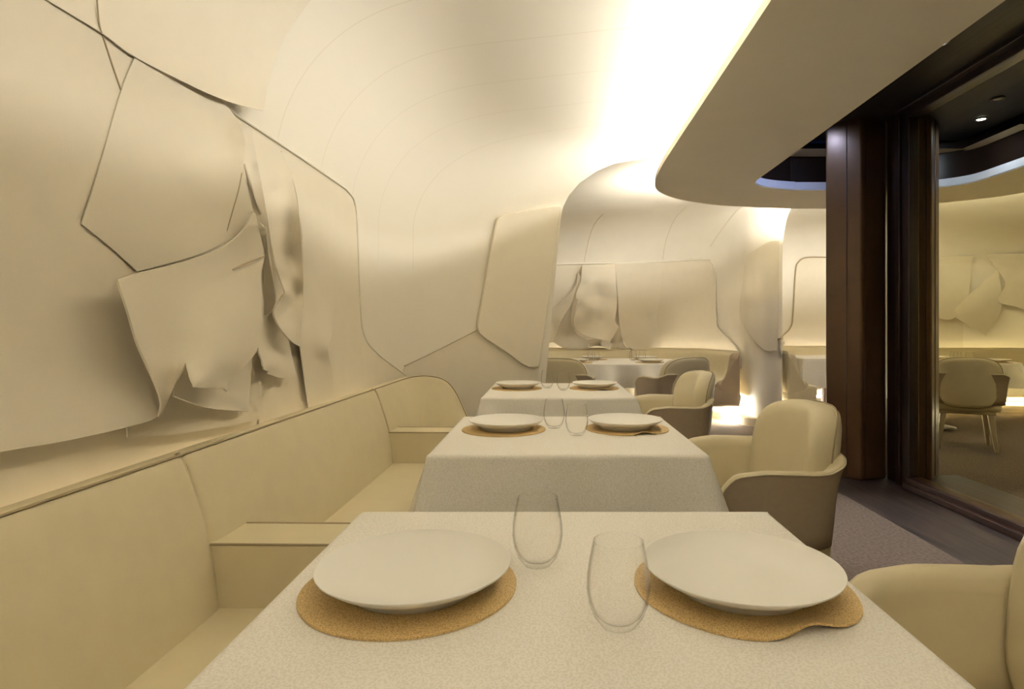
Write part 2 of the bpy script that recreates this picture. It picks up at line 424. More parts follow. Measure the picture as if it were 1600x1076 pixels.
o = tilted_strip('cove_light', cat([(.868, 1.51, 2.378), (.873, 3.0, 2.378), (.886, 4.0, 2.378), (.905, 4.45, 2.378)], 6), .024, R(20), M['cove'])
tag(o, 'warm white light strip on top of the canopy washing the banquette ceiling', 'strip light', 'strip lights')
p2 = cat([(1.06, 5.2, 2.372), (1.23, 5.42, 2.372), (1.5, 5.61, 2.372), (1.85, 5.74, 2.372), (2.05, 5.77, 2.372)], 6)
o = tube('cove_light', p2, .012, M['cove_far'], seg=10)
tag(o, 'warm white light strip on top of the canopy end washing the far bay ceiling', 'strip light', 'strip lights')

o = tube('cove_light', [(3.0, 5.84, 2.372), (3.8, 5.86, 2.372), (5.2, 5.87, 2.372)], .012, M['cove_far'], seg=10)
tag(o, 'warm white light strip on top of the canopy washing the farthest bay ceiling', 'strip light', 'strip lights')

# ------------------------------------------------------------------ column, glazing, spots
colu = empty('column', (2.3, 4.6, 0)); tag(colu, 'dark bronze clad column at the end of the glass wall', 'column')
cp = [(2.136, 4.61), (2.24, 4.50), (2.31, 4.425), (2.53, 4.5), (2.60, 4.6), (2.60, 5.0), (2.32, 5.0), (2.20, 4.74)]
prism('cladding', [(x - 2.3, y - 4.6) for x, y in cp], 0.0, 2.70, M['brown'], colu, bev=0.012)
tube('joint', [(2.2385 - 2.3, 4.4985 - 4.6, 0.02), (2.2385 - 2.3, 4.4985 - 4.6, 2.68)], 0.0022, M['frame'], colu, seg=6)
tube('joint', [(2.345 - 2.3, 4.435 - 4.6, 0.02), (2.345 - 2.3, 4.435 - 4.6, 2.68)], 0.0022, M['frame'], colu, seg=6)

gl = empty('window_1', (2.56, 1.0, 0)); gl['kind'] = 'structure'
X = lambda a: a - 2.56
Y = lambda a: a - 1.0
box('post', X(2.535), X(2.62), Y(4.215), Y(4.49), 0, 2.70, M['frame'], gl, 0.006)
box('post', X(2.515), X(2.60), Y(4.30), Y(4.345), 0, 2.69, M['frame'], gl, 0.004)
box('sill', X(2.515), X(2.62), Y(-4.4), Y(4.22), 0, 0.082, M['sill'], gl, 0.008)
box('sill', X(2.49), X(2.516), Y(-4.4), Y(4.22), 0, 0.045, M['sill'], gl, 0.006)
box('header', X(2.52), X(2.62), Y(-4.4), Y(4.22), 2.60, 2.70, M['frame'], gl, 0.006)
box('header', X(2.47), X(2.525), Y(-4.4), Y(4.3), 2.645, 2.69, M['frame'], gl, 0.006)
v = [(X(2.57), Y(-4.4), 0.07), (X(2.57), Y(4.23), 0.07), (X(2.57), Y(4.23), 2.62), (X(2.57), Y(-4.4), 2.62)]
pane = link_mesh('glass_pane', v, [(0, 1, 2, 3)], M['window'], gl, smooth=False)
pane['label'] = 'dark reflecting glass'

def downlight(x, y, on, label):
    t = empty('downlight', (x, y, 2.675)); tag(t, label, 'downlight', None)
    lathe('trim_ring', [(0.028, -0.001), (0.042, -0.001), (0.045, -0.006), (0.040, -0.011), (0.030, -0.012), (0.028, -0.001)], M['lampring'], t, 32)
    lathe('lens', [(0.0, -0.008), (0.027, -0.008), (0.027, 0.0), (0.0, 0.0)], M['spot'] if on else M['spotdim'], t, 32)
    if on:
        ld = bpy.data.lights.new('spot', 'SPOT'); ld.energy = SPOT_W; ld.color = (0.86, 0.90, 1.0); ld.spot_size = R(42); ld.spot_blend = 0.8; ld.shadow_soft_size = 0.03
        lo = bpy.data.objects.new('lamp', ld); col.objects.link(lo); lo.parent = t; lo.location = (0, 0, -0.03); lo.rotation_euler = (R(0), R(4), 0)
    return t
downlight(2.13, 3.26, True, 'lit recessed downlight in the dark wooden ceiling')
t3 = downlight(1.93, 4.45, True, 'cool downlight in the opening of the canopy next to the bronze column')
lamp3 = [c for c in kids(t3) if c.type == 'LIGHT'][0]; lamp3.data.spot_size = R(165); lamp3.data.energy = 11; lamp3.data.color = (0.45, 0.58, 1.0); lamp3.rotation_euler = (R(22), 0, 0)
downlight(2.10, 4.06, False, 'unlit recessed downlight nearest the bronze column')

# ------------------------------------------------------------------ felt sheets on the shells
def ray(px, py, origin=(0, 0, CZ), mirror=False):
    d = Vector(((px - VX) / F, 1.0, -(py - VY) / F))
    if mirror: d.x = -d.x
    return Vector(origin), d.normalized()
def on_shell(bvh, px, py, o, origin=(0, 0, CZ), mirror=False):
    a, d = ray(px, py, origin, mirror)
    loc, n, i, dist = bvh.ray_cast(a, d)
    if loc is None: return None
    c = max(abs(d.dot(n)), 0.25)
    return loc - d * (o / c)
def tps(ctrl):
    P = np.array([(c[0], c[1]) for c in ctrl], float); V = np.array([c[2] for c in ctrl], float); n = len(P)
    s = max(np.ptp(P[:, 0]), np.ptp(P[:, 1])); Q = P / s
    def phi(r): return np.where(r > 1e-9, r * r * np.log(np.maximum(r, 1e-9)), 0)
    K = phi(np.linalg.norm(Q[:, None] - Q[None], axis=2)) + np.eye(n) * 2e-4
    A = np.zeros((n + 3, n + 3)); A[:n, :n] = K; A[:n, n] = 1; A[:n, n + 1:] = Q; A[n, :n] = 1; A[n + 1:, :n] = Q.T
    W = np.linalg.solve(A, np.concatenate([V, np.zeros(3)]))
    def f(x, y):
        q = np.array([x, y]) / s; r = np.linalg.norm(Q - q, axis=1)
        return float(W[:n] @ phi(r) + W[n] + W[n + 1:] @ q)
    return f
def smooth_outline(pts, step):
    """pts: (px, py, offset[, 1 for a sharp corner]); Catmull-Rom between the corners"""
    n = len(pts); corners = [i for i in range(n) if len(pts[i]) > 3]
    if not corners: corners = [0]
    out = []
    for a, c in enumerate(corners):
        e = corners[(a + 1) % len(corners)]
        idx = [c]; i = c
        while True:
            i = (i + 1) % n; idx.append(i)
            if i == e: break
        seq = [pts[i][:3] for i in idx]
        fine = cat(seq, 24)
        L = [0]
        for p, q in zip(fine, fine[1:]): L.append(L[-1] + math.hypot(q[0] - p[0], q[1] - p[1]))
        k = max(1, int(L[-1] / step)); fa = np.array(fine)
        for j in range(k):
            t = L[-1] * j / k
            out.append(tuple(np.interp(t, L, fa[:, d]) for d in range(3)))
    return out
def sheet(name, bvh, outline, inner_pts, m, step=9, thick=0.004, parent=None, origin=(0, 0, CZ), mirror=False, wrinkle=0.0, bev=0.0):
    ol = smooth_outline(outline, step)
    f = tps([p[:3] for p in outline] + list(inner_pts))
    lo = min(p[2] for p in outline + list(inner_pts)) * 0.6; hi = max(p[2] for p in outline + list(inner_pts)) * 1.25
    poly = [Vector((p[0], p[1])) for p in ol]; n = len(poly)
    A = np.array([(p.x, p.y) for p in poly])
    def inside(x, y):
        c = False; j = n - 1
        for i in range(n):
            if (A[i, 1] > y) != (A[j, 1] > y) and x < (A[j, 0] - A[i, 0]) * (y - A[i, 1]) / (A[j, 1] - A[i, 1]) + A[i, 0]: c = not c
            j = i
        return c
    pts2 = list(poly)
    y = A[:, 1].min() + step * .5; row = 0
    while y < A[:, 1].max():
        x = A[:, 0].min() + step * (.25 + .5 * (row % 2))
        while x < A[:, 0].max():
            if np.min((A[:, 0] - x) ** 2 + (A[:, 1] - y) ** 2) > (step * .55) ** 2 and inside(x, y): pts2.append(Vector((x, y)))
            x += step
        y += step * .87; row += 1
    vs2, es, fs, *_ = delaunay_2d_cdt(pts2, [(i, (i + 1) % n) for i in range(n)], [], 1, 1e-4)
    V3 = []
    for v in vs2:
        o = min(max(f(v.x, v.y), lo), hi)
        if wrinkle: o += wrinkle * math.sin(v.x * .11 / step * 9 + v.y * .05) * math.sin(v.y * .07 / step * 9 + 1.3)
        p = on_shell(bvh, v.x, v.y, max(o, 0.003), origin, mirror)
        if p is None: p = Vector(V3[-1]) if V3 else Vector((0, 0, 0))
        V3.append(p)
    c = sum((Vector(p) for p in V3), Vector()) / len(V3)
    bm = bmesh.new(); bv = [bm.verts.new(p - c) for p in V3]
    for q in fs:
        try: bm.faces.new([bv[i] for i in q])
        except ValueError: pass
    bmesh.ops.recalc_face_normals(bm, faces=bm.faces)
    me = bpy.data.meshes.new(name); bm.to_mesh(me); bm.free(); me.materials.append(m)
    for p in me.polygons: p.use_smooth = True
    # make the normals look at the room
    d = sum(((Vector(p.normal)).dot((Vector(origin) - c - Vector(p.center))) for p in me.polygons))
    if d < 0: me.flip_normals()
    o = bpy.data.objects.new(name, me); col.objects.link(o); o.location = c
    if parent: o.parent = parent; o.location = c - parent.location
    solid(o, thick, -1.0)
    if bev:
        o.modifiers.remove(o.modifiers['split'])
        b = o.modifiers.new('bevel', 'BEVEL'); b.width = bev; b.segments = 3; b.limit_method = 'ANGLE'; b.angle_limit = R(50)
        o.modifiers.new('wn', 'WEIGHTED_NORMAL')
    return o
def shell_line(name, bvh, pts, o, r, m, parent=None, n=10, origin=(0, 0, CZ)):
    P = [on_shell(bvh, p[0], p[1], p[2] if len(p) > 2 else o, origin) for p in cat(pts, n)]
    P = [p for p in P if p is not None]
    if parent: P = [p - parent.location for p in P]
    return tube(name, P, r, m, parent, seg=6)

G1 = 'torn felt sheets on the left wall'
CN = 1
# recessed bay behind the torn sheets and its raised edge
rec = [(-170, -165, .004, CN), (75, -8, .004), (160, 46, .004), (300, 134, .004), (430, 219, .004), (515, 277, .004), (545, 300, .004), (556, 325, .004), (560, 400, .004), (564, 490, .004),
       (570, 525, .004), (588, 550, .004), (634, 586, .004, CN), (630, 640, .004, CN), (300, 800, .004), (-170, 980, .004, CN)]
bk = sheet('wall_panel', bvh1, rec, [], M['felt_back'], step=26, thick=0.003)
tag(bk, 'large cream lining panel set in the left wall behind the torn felt', 'wall panel')
t = shell_line('piped_edge', bvh1, [(75, -8), (160, 46), (300, 134), (430, 219), (515, 277), (545, 300), (556, 325), (560, 400), (564, 490), (570, 525), (588, 550), (634, 586)], .006, .006, M['plaster'], bk)

sA = sheet('felt_sheet', bvh1, [(-120, -130, .012, CN), (0, -50, .013), (75, 0, .013), (157, 50, .0145), (210, 88, .0165), (300, 134, .030), (345, 154, .045), (375, 164, .055), (412, 173, .065, CN),
      (417, 140, .05), (428, 95, .03), (445, 58, .018), (475, 15, .010), (530, -60, .008), (600, -160, .008, CN)], [(300, 40, .012), (380, 100, .025)], M['felt'], 10, .003)
tag(sA, 'upper felt sheet hanging loose over the top of the torn wall, its corner pointing down', 'felt sheet', G1)
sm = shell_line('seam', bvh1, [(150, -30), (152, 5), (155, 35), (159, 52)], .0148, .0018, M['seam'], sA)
sB = sheet('felt_sheet', bvh1, [(-150, -170, .008, CN), (90, -14, .008), (225, 76, .008, CN), (260, 200, .008), (290, 400, .012), (290, 540, .04), (264, 625, .06), (248, 650, .065), (200, 667, .06),
      (100, 689, .05), (0, 706, .05), (-170, 740, .05, CN)], [(60, 500, .010), (100, 600, .022), (150, 400, .008), (180, 560, .022), (120, 250, .007), (0, 300, .007)], M['felt'], 12, .003)
tag(sB, 'widest felt sheet covering the left of the wall down to a slanting hem', 'felt sheet', G1)
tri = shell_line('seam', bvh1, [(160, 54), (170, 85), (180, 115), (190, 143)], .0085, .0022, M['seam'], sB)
sK = sheet('felt_sheet', bvh1, [(218, 74, .0125, CN), (300, 124, .013), (345, 156, .026), (366, 180, .05), (374, 192, .07), (382, 215, .09), (383, 235, .10), (380, 256, .10), (386, 290, .115), (396, 330, .13, CN),
      (375, 363, .11), (340, 384, .09), (290, 404, .06), (215, 424, .018, CN), (172, 385, .013), (128, 350, .012, CN), (150, 280, .012), (190, 142, .012)],
      [(300, 200, .035), (345, 270, .075), (325, 330, .07), (250, 300, .028), (220, 350, .024), (270, 230, .024), (355, 225, .06), (250, 190, .02), (300, 270, .05)], M['felt'], 8, .003)
tag(sK, 'five-sided felt sheet bulging at the centre of the torn wall', 'felt sheet', G1)
shell_line('fold', bvh1, [(378, 270, .112), (372, 300, .108), (362, 335, .10), (351, 372, .092)], .1, .0016, M['seam'], sK)  # dark thread drawn as the shade of the crease
sF = sheet('felt_sheet', bvh1, [(198, 640, .03, CN), (200, 683, .03, CN), (260, 680, .034), (340, 668, .036), (411, 654, .036, CN), (408, 600, .03), (405, 540, .02, CN), (300, 520, .02)], [(300, 630, .03)], M['felt_back'], 9, .004)
tag(sF, 'lowest felt sheet with a frayed straight hem just above the banquette', 'felt sheet', G1)
sE = sheet('felt_sheet', bvh1, [(290, 540, .05, CN), (277, 590, .065), (272, 618, .08, CN), (300, 629, .08), (335, 638, .07), (389, 642, .07, CN), (391, 600, .055), (398, 540, .04, CN)], [(335, 610, .055)], M['felt'], 8, .004)
tag(sE, 'small felt sheet with a pointed lower corner tucked under the curling flap', 'felt sheet', G1)
sC = sheet('felt_sheet', bvh1, [(184, 436, .085, CN), (215, 427, .085), (290, 408, .085), (340, 390, .10), (368, 372, .12), (386, 352, .14), (397, 330, .145), (406, 365, .14), (413, 400, .13), (408, 430, .13), (411, 470, .13),
      (410, 510, .13), (402, 546, .14), (380, 574, .145), (358, 594, .14), (355, 612, .13, CN), (346, 605, .155), (322, 606, .165), (302, 605, .17, CN), (295, 588, .155), (290, 566, .125, CN), (276, 594, .105), (261, 629, .085), (248, 651, .075, CN),
      (252, 626, .09), (236, 582, .10), (216, 538, .10), (199, 482, .095)],
      [(250, 480, .085), (262, 545, .09), (330, 520, .14), (345, 565, .165), (320, 455, .10), (380, 490, .145), (295, 500, .105), (365, 440, .12), (310, 575, .15), (240, 530, .088), (280, 530, .10), (385, 540, .15)], M['felt'], 6, .005)
tag(sC, 'largest curling felt flap, its tail joining the slanting hem', 'felt sheet', G1)
shell_line('fold', bvh1, [(364, 421, .135), (380, 413, .14), (398, 405, .142), (413, 400, .14)], .12, .0022, M['seam'], sC)  # crease shade painted as a dark thread on the flap
sL = sheet('felt_sheet', bvh1, [(404, 530, .015, CN), (464, 560, .015, CN), (464, 660, .015, CN), (406, 680, .015, CN)], [], M['felt_back'], 9, .003)
tag(sL, 'flat square felt backing piece low on the torn wall above the banquette', 'felt sheet', G1)
sG = sheet('felt_sheet', bvh1, [(404, 542, .06), (409, 562, .08), (413, 578, .09), (420, 578, .075), (418, 584, .06, CN), (440, 590, .06), (463, 584, .06, CN), (456, 556, .05), (451, 535, .045), (440, 505, .04), (428, 480, .04, CN), (408, 470, .05, CN)],
      [(430, 550, .045)], M['felt'], 5, .004)
tag(sG, 'short felt flap with a rippled hem right of the curling flap', 'felt sheet', G1)
sI = sheet('felt_sheet', bvh1, [(392, 203, .02, CN), (401, 250, .05), (409, 290, .07), (417, 335, .09), (424, 380, .10), (433, 420, .105), (446, 457, .11, CN), (438, 468, .09), (428, 487, .08), (437, 511, .09), (455, 532, .09), (471, 542, .10, CN),
      (472, 490, .105), (474, 440, .115), (472, 400, .115), (470, 360, .105), (465, 320, .085), (456, 275, .05), (443, 240, .016, CN), (415, 218, .012)], [(425, 300, .035), (450, 400, .045), (450, 480, .06), (435, 350, .05), (440, 260, .022), (455, 360, .055), (460, 455, .07), (440, 440, .085)], M['felt'], 5, .005)
tag(sI, 'long felt strip with a wavy left edge hanging right of the dark gap', 'felt sheet', G1)
sH = sheet('felt_sheet', bvh1, [(381, 256, .05, CN), (390, 285, .07), (400, 315, .085), (411, 345, .09), (416, 365, .10), (420, 400, .11), (427, 440, .12), (430, 468, .12), (424, 486, .09), (413, 493, .06, CN), (412, 440, .06), (410, 400, .05), (402, 360, .05), (392, 310, .045)],
      [(412, 420, .07), (420, 460, .09)], M['felt'], 4, .004)
tag(sH, 'narrow curled felt strip edging the dark gap', 'felt sheet', G1)
sN = sheet('felt_sheet', bvh1, [(370, 186, .02, CN), (393, 202, .022, CN), (402, 252, .06), (410, 295, .085), (418, 345, .105), (424, 395, .09, CN), (404, 400, .06), (390, 320, .06), (380, 256, .05)], [(392, 260, .05)], M['felt'], 4, .004)
tag(sN, 'slender felt strip filling the gap beside the bulging five-sided sheet', 'felt sheet', G1)
sH2 = sheet('felt_sheet', bvh1, [(396, 338, .11, CN), (404, 345, .13), (412, 355, .15), (415, 366, .145), (408, 369, .13), (398, 362, .12, CN)], [(405, 356, .135)], M['felt'], 3, .004)
tag(sH2, 'tiny curled felt scrap at the top of the curling flap', 'felt sheet', G1)
sJ = sheet('felt_sheet', bvh1, [(440, 236, .012, CN), (455, 272, .03), (466, 320, .035), (471, 400, .035), (474, 470, .03), (466, 505, .04), (472, 560, .04), (484, 645, .03, CN), (521, 632, .03, CN), (520, 585, .035), (513, 548, .055), (519, 510, .04), (521, 400, .026), (524, 291, .014, CN), (490, 266, .012)],
      [(495, 400, .02), (495, 560, .022)], M['felt'], 7, .004)
tag(sJ, 'tall flat felt strip at the right end of the torn wall', 'felt sheet', G1)

# panels on the partition
lp = sheet('wall_panel', bvh1, [(634, 572, .006, CN), (690, 544, .006), (746, 515, .006, CN), (800, 555, .006), (842, 574, .006, CN), (839, 720, .006, CN), (700, 760, .006), (560, 700, .006, CN)], [], M['felt_back'], 14, .004)
tag(lp, 'plain low lining panel on the partition behind the end of the banquette', 'wall panel')
shell_line('seam', bvh1, [(632, 572), (690, 544), (747, 515)], .008, .0028, M['seam'], lp)
pd = sheet('padded_panel', bvh1, [(786, 336, .042), (825, 329, .042), (862, 322, .042), (877, 321, .042, CN), (866, 405, .042), (853, 500, .042), (843, 573, .042, CN), (822, 572, .042), (790, 549, .042), (756, 526, .042), (747, 512, .042), (752, 480, .042), (764, 410, .042), (776, 350, .042)], [(810, 440, .045)], M['felt'], 9, .040, bev=.007)
tag(pd, 'six-sided padded felt panel on the near partition beside the arch', 'padded panel', 'padded panels')
pd2 = sheet('padded_panel', bvh2, [(1170, 397, .045), (1200, 378, .045), (1218, 376, .045, CN), (1217, 460, .045), (1215, 548, .045, CN), (1192, 546, .045), (1165, 515, .045), (1155, 490, .045), (1160, 440, .045), (1166, 405, .045)], [], M['felt'], 5, .04, bev=.008)
tag(pd2, 'narrow padded felt panel wrapped on the far pier between the two bays', 'padded panel', 'padded panels')

# far bay felt
G2 = 'torn felt sheets on the far wall'
fb = sheet('wall_panel', bvh2, [(780, 414, .01, CN), (900, 412, .01), (1000, 410, .01), (1098, 405, .01), (1111, 409, .01), (1117, 425, .01), (1119, 500, .01), (1125, 516, .01), (1152, 546, .01), (1157, 575, .01, CN), (780, 580, .01, CN)], [], M['felt_back'], 12, .006)
tag(fb, 'cream lining panel of the far bay behind the round table', 'wall panel')
shell_line('piped_edge', bvh2, [(780, 414), (900, 412), (1000, 410), (1098, 405), (1111, 409), (1117, 425), (1119, 500), (1125, 516), (1152, 546), (1157, 575)], .016, .012, M['plaster'], fb)
sh = sheet('felt_sheet', bvh2, [(961, 412, 0.045, CN), (1000, 411, 0.045), (1034, 410, 0.045, CN), (1033, 450, 0.075), (1029, 475, 0.120), (1026, 500, 0.150), (1031, 520, 0.090), (1033, 546, 0.075, CN), (992, 546, 0.195), (976, 535, 0.195), (968, 505, 0.180), (964, 450, 0.090)], [(1000, 480, 0.105), (990, 520, 0.165), (1015, 500, 0.075)], M['felt'], 4, .012)
tag(sh, 'smooth felt sheet with a rounded lower corner on the far wall', 'felt sheet', G2)
sh = sheet('felt_sheet', bvh2, [(910, 414, 0.090, CN), (961, 412, 0.075, CN), (964, 470, 0.150), (961, 500, 0.300), (967, 510, 0.240, CN), (955, 530, 0.330), (945, 531, 0.375), (915, 524, 0.330), (895, 511, 0.240, CN), (898, 490, 0.240), (904, 478, 0.180), (900, 460, 0.210), (907, 440, 0.150)], [(935, 460, 0.105), (940, 500, 0.240), (925, 480, 0.270), (950, 450, 0.180), (920, 440, 0.180)], M['felt'], 3, .012)
tag(sh, 'crumpled felt sheet at the centre of the torn far wall', 'felt sheet', G2)
sh = sheet('felt_sheet', bvh2, [(908, 430, 0.075, CN), (893, 455, 0.105), (875, 472, 0.090), (850, 488, 0.075, CN), (850, 532, 0.240), (864, 534, 0.210, CN), (878, 500, 0.150), (895, 470, 0.120)], [(865, 505, 0.075), (880, 480, 0.075)], M['felt'], 3, .012)
tag(sh, 'bright triangular felt flap on the far wall next to the near partition', 'felt sheet', G2)
sh = sheet('felt_sheet', bvh2, [(890, 482, 0.075, CN), (878, 502, 0.090), (864, 534, 0.120, CN), (880, 543, 0.135), (900, 546, 0.165), (921, 544, 0.180, CN), (918, 530, 0.180), (902, 522, 0.150), (895, 505, 0.105)], [(890, 525, 0.090)], M['felt'], 3, .012)
tag(sh, 'low felt flap with a curved hem at the left foot of the torn far wall', 'felt sheet', G2)
sh = sheet('felt_sheet', bvh2, [(918, 532, 0.330, CN), (935, 530, 0.300), (956, 536, 0.330, CN), (952, 545, 0.360, CN), (935, 540, 0.225), (921, 543, 0.300, CN)], [(936, 535, 0.195)], M['felt'], 3, .012)
tag(sh, 'small turned-up felt scrap under the crumpled sheet of the far wall', 'felt sheet', G2)
sh = sheet('felt_sheet', bvh2, [(903, 425, 0.075, CN), (909, 440, 0.135), (903, 470, 0.210), (897, 500, 0.270), (900, 515, 0.300, CN), (892, 505, 0.210), (894, 480, 0.150), (899, 450, 0.090)], [], M['felt'], 3, .012)
tag(sh, 'thin upright felt fold left of the crumpled sheet of the far wall', 'felt sheet', G2)
sh = sheet('felt_sheet', bvh2, [(957, 527, 0.180, CN), (967, 512, 0.210), (975, 537, 0.240), (985, 547, 0.180, CN), (948, 547, 0.180, CN)], [(965, 535, 0.090)], M['felt'], 3, .012)
tag(sh, 'small pleated felt piece between the crumpled and the smooth far sheets', 'felt sheet', G2)

# the left part of the far bay, which the window mirrors
MO = (5.14, 0, CZ)
def mirror_sheet(ol, inn, label):
    o = sheet('felt_sheet', bvh2, ol, inn, M['felt'], 5, .006, origin=MO, mirror=True); tag(o, label, 'felt sheet', 'felt sheets reflected in the window'); return o
mirror_sheet([(1430, 404, .03, CN), (1520, 400, .04, CN), (1510, 470, .10), (1480, 500, .16), (1436, 470, .12)], [(1480, 450, .05), (1470, 480, .12)], 'far felt sheet seen mirrored at the left of the window')
mirror_sheet([(1540, 398, .04, CN), (1640, 396, .04, CN), (1640, 500, .08, CN), (1590, 480, .2), (1560, 470, .2), (1570, 440, .15)], [(1600, 440, .08)], 'far felt sheet seen mirrored at the right of the window')
mirror_sheet([(1485, 490, .12, CN), (1520, 455, .1), (1560, 420, .1, CN), (1565, 480, .16), (1540, 525, .14, CN)], [(1530, 480, .18)], 'folded far felt sheet seen mirrored at the middle of the window')

# seams of the far vault
for k, pl_ in enumerate(([(1035, 408), (1041, 375), (1054, 343), (1073, 322)], [(1110, 385), (1123, 365), (1149, 331), (1160, 322)], [(912, 413), (921, 372), (934, 343), (962, 324), (1022, 305)], [(880, 412), (960, 411), (1034, 409), (1098, 404)])):
    struct(shell_line('trim_%d' % (k + 1), bvh2, pl_, (.001 if k < 3 else .02), .0035, M['pipe_light']))
# third bay outline
tb = sheet('wall_panel', bvh2, [(1300, 402, .012, CN), (1262, 402, .012), (1248, 409, .012), (1243, 425, .012), (1239, 490, .012), (1235, 512, .012), (1216, 530, .012, CN), (1222, 560, .012, CN), (1300, 570, .012, CN)], [], M['felt_back'], 6, .006)
tag(tb, 'rounded lining panel of the farthest bay behind the bronze column', 'wall panel')
shell_line('piped_edge', bvh2, [(1300, 402), (1262, 402), (1248, 409), (1243, 425), (1239, 490), (1235, 512), (1216, 530)], .016, .011, M['seam'], tb)

# ------------------------------------------------------------------ the long banquette
bq = empty('banquette', (-0.8, 1.4, 0), R(-0.9)); tag(bq, 'long beige leather banquette with low arm blocks along the left wall', 'banquette')
L = lambda p: (p[0] + 0.8, p[1] - 1.4, p[2])
prof = cat([(-0.785, 0.42), (-0.79, 0.46), (-0.798, 0.53), (-0.815, 0.62), (-0.838, 0.70), (-0.862, 0.77), (-0.879, 0.812), (-0.892, 0.823), (-0.912, 0.8235), (-0.928, 0.822), (-0.934, 0.812), (-0.935, 0.78), (-0.935, 0.40)], 4)
prof = [(p[0], p[1]) for p in prof]
ti = 26   # index of the front top edge
def backrest(y0, y1, name='backrest'):
    ys = [y0, y0 + .003, y0 + .010, y0 + .022, y0 + .05] + list(np.linspace(y0 + .12, y1 - .12, 14)) + [y1 - .05, y1 - .022, y1 - .010, y1 - .003, y1]
    ins = [.016, .009, .004, .0015, 0] + [0] * 14 + [0, .0015, .004, .009, .016]
    rows = []
    for y, i in zip(ys, ins):
        u = (y - y0) / (y1 - y0); belly = 0.006 * math.sin(PI * u) ** .5 if 0 < u < 1 else 0
        rows.append([L((x - (i if x > -.90 else 0) + belly * math.sin(PI * max(0, min(1, (z - .42) / .4))), y, z - (i * .5 if (z > .78 and x > -.90) else 0))) for x, z in prof])
    o = grid(name, rows, M['leather'], bq, cap=True); auto_smooth(o, 60)
    tx, tz = prof[ti]
    tube('piping', [L((tx + .002 - i * .6, y, tz + .0025 - i * .5)) for y, i in zip(ys, ins)], .0030, M['piping'], o, seg=6)
    tube('piping', [L((x - .006, y1 - .006, z - .004)) for x, z in prof[:ti + 1]], .0030, M['pipe_light'], o, seg=6)
    return o
backrest(-1.6, 1.4605); backrest(1.462, 3.0)
# end section whose wing turns the corner and swoops down
path = [(0, 3.008, 0, 1.0), (0, 3.2, 0, 1.0), (0, 3.40, 0, 1.0), (0.0, 3.6, 0, 1.0), (0.02, 3.74, 18, 1.0), (0.07, 3.85, 42, .99), (0.15, 3.925, 66, .93), (0.21, 3.955, 80, .80), (0.26, 3.965, 88, .58), (0.31, 3.97, 90, .30), (0.38, 3.97, 90, .12), (0.46, 3.97, 90, .08)]
pp = cat(path, 5); rows = []; pl = []
for (dx, y, a, k) in pp:
    ca, sa = math.cos(R(a)), math.sin(R(a)); r = []
    for x, z in prof:
        n = x + 0.88
        r.append(L((-0.88 + dx + n * ca, y - n * sa, .42 + (z - .42) * k if z > .42 else z)))
    rows.append(r); pl.append(Vector(r[ti]) + Vector((0.001, -0.001, .002)))
eb = grid('backrest', rows, M['leather'], bq, cap=True); auto_smooth(eb, 60)
tube('piping', pl, .003, M['piping'], eb, seg=6)
# seat cushions and arm blocks
def cushion(name, x0, x1, y0, y1, z0, z1, b, parent, m=None):
    return box(name, x0 + .8, x1 + .8, y0 - 1.4, y1 - 1.4, z0, z1, m or M['leather'], parent, b, 4)
cushion('seat', -0.84, -0.49, -1.6, 1.53, .32, .452, .018, bq)
cushion('seat', -0.84, -0.49, 1.535, 3.075, .32, .452, .018, bq)
cushion('seat', -0.84, -0.49, 3.08, 3.93, .32, .452, .018, bq)
cushion('plinth', -0.97, -0.54, -1.6, 3.93, .0, .325, .01, bq)
def arm(y0):
    a = cushion('armrest', -0.846, -0.50, y0, y0 + .162, .446, .606, .009, bq)
    x0, x1 = -0.842, -0.504
    for yy in (y0 + .002, y0 + .16):
        tube('piping', [L(p) for p in cat([(x0 + .02, yy, .455), (x0 + .003, yy, .462), (x0 + .001, yy, .53), (x0 + .003, yy, .601), (x0 + .02, yy, .605), (x1, yy, .605)], 4)], .0030, M['piping'], a, seg=6)
    return a
arm(1.453); arm(3.0)

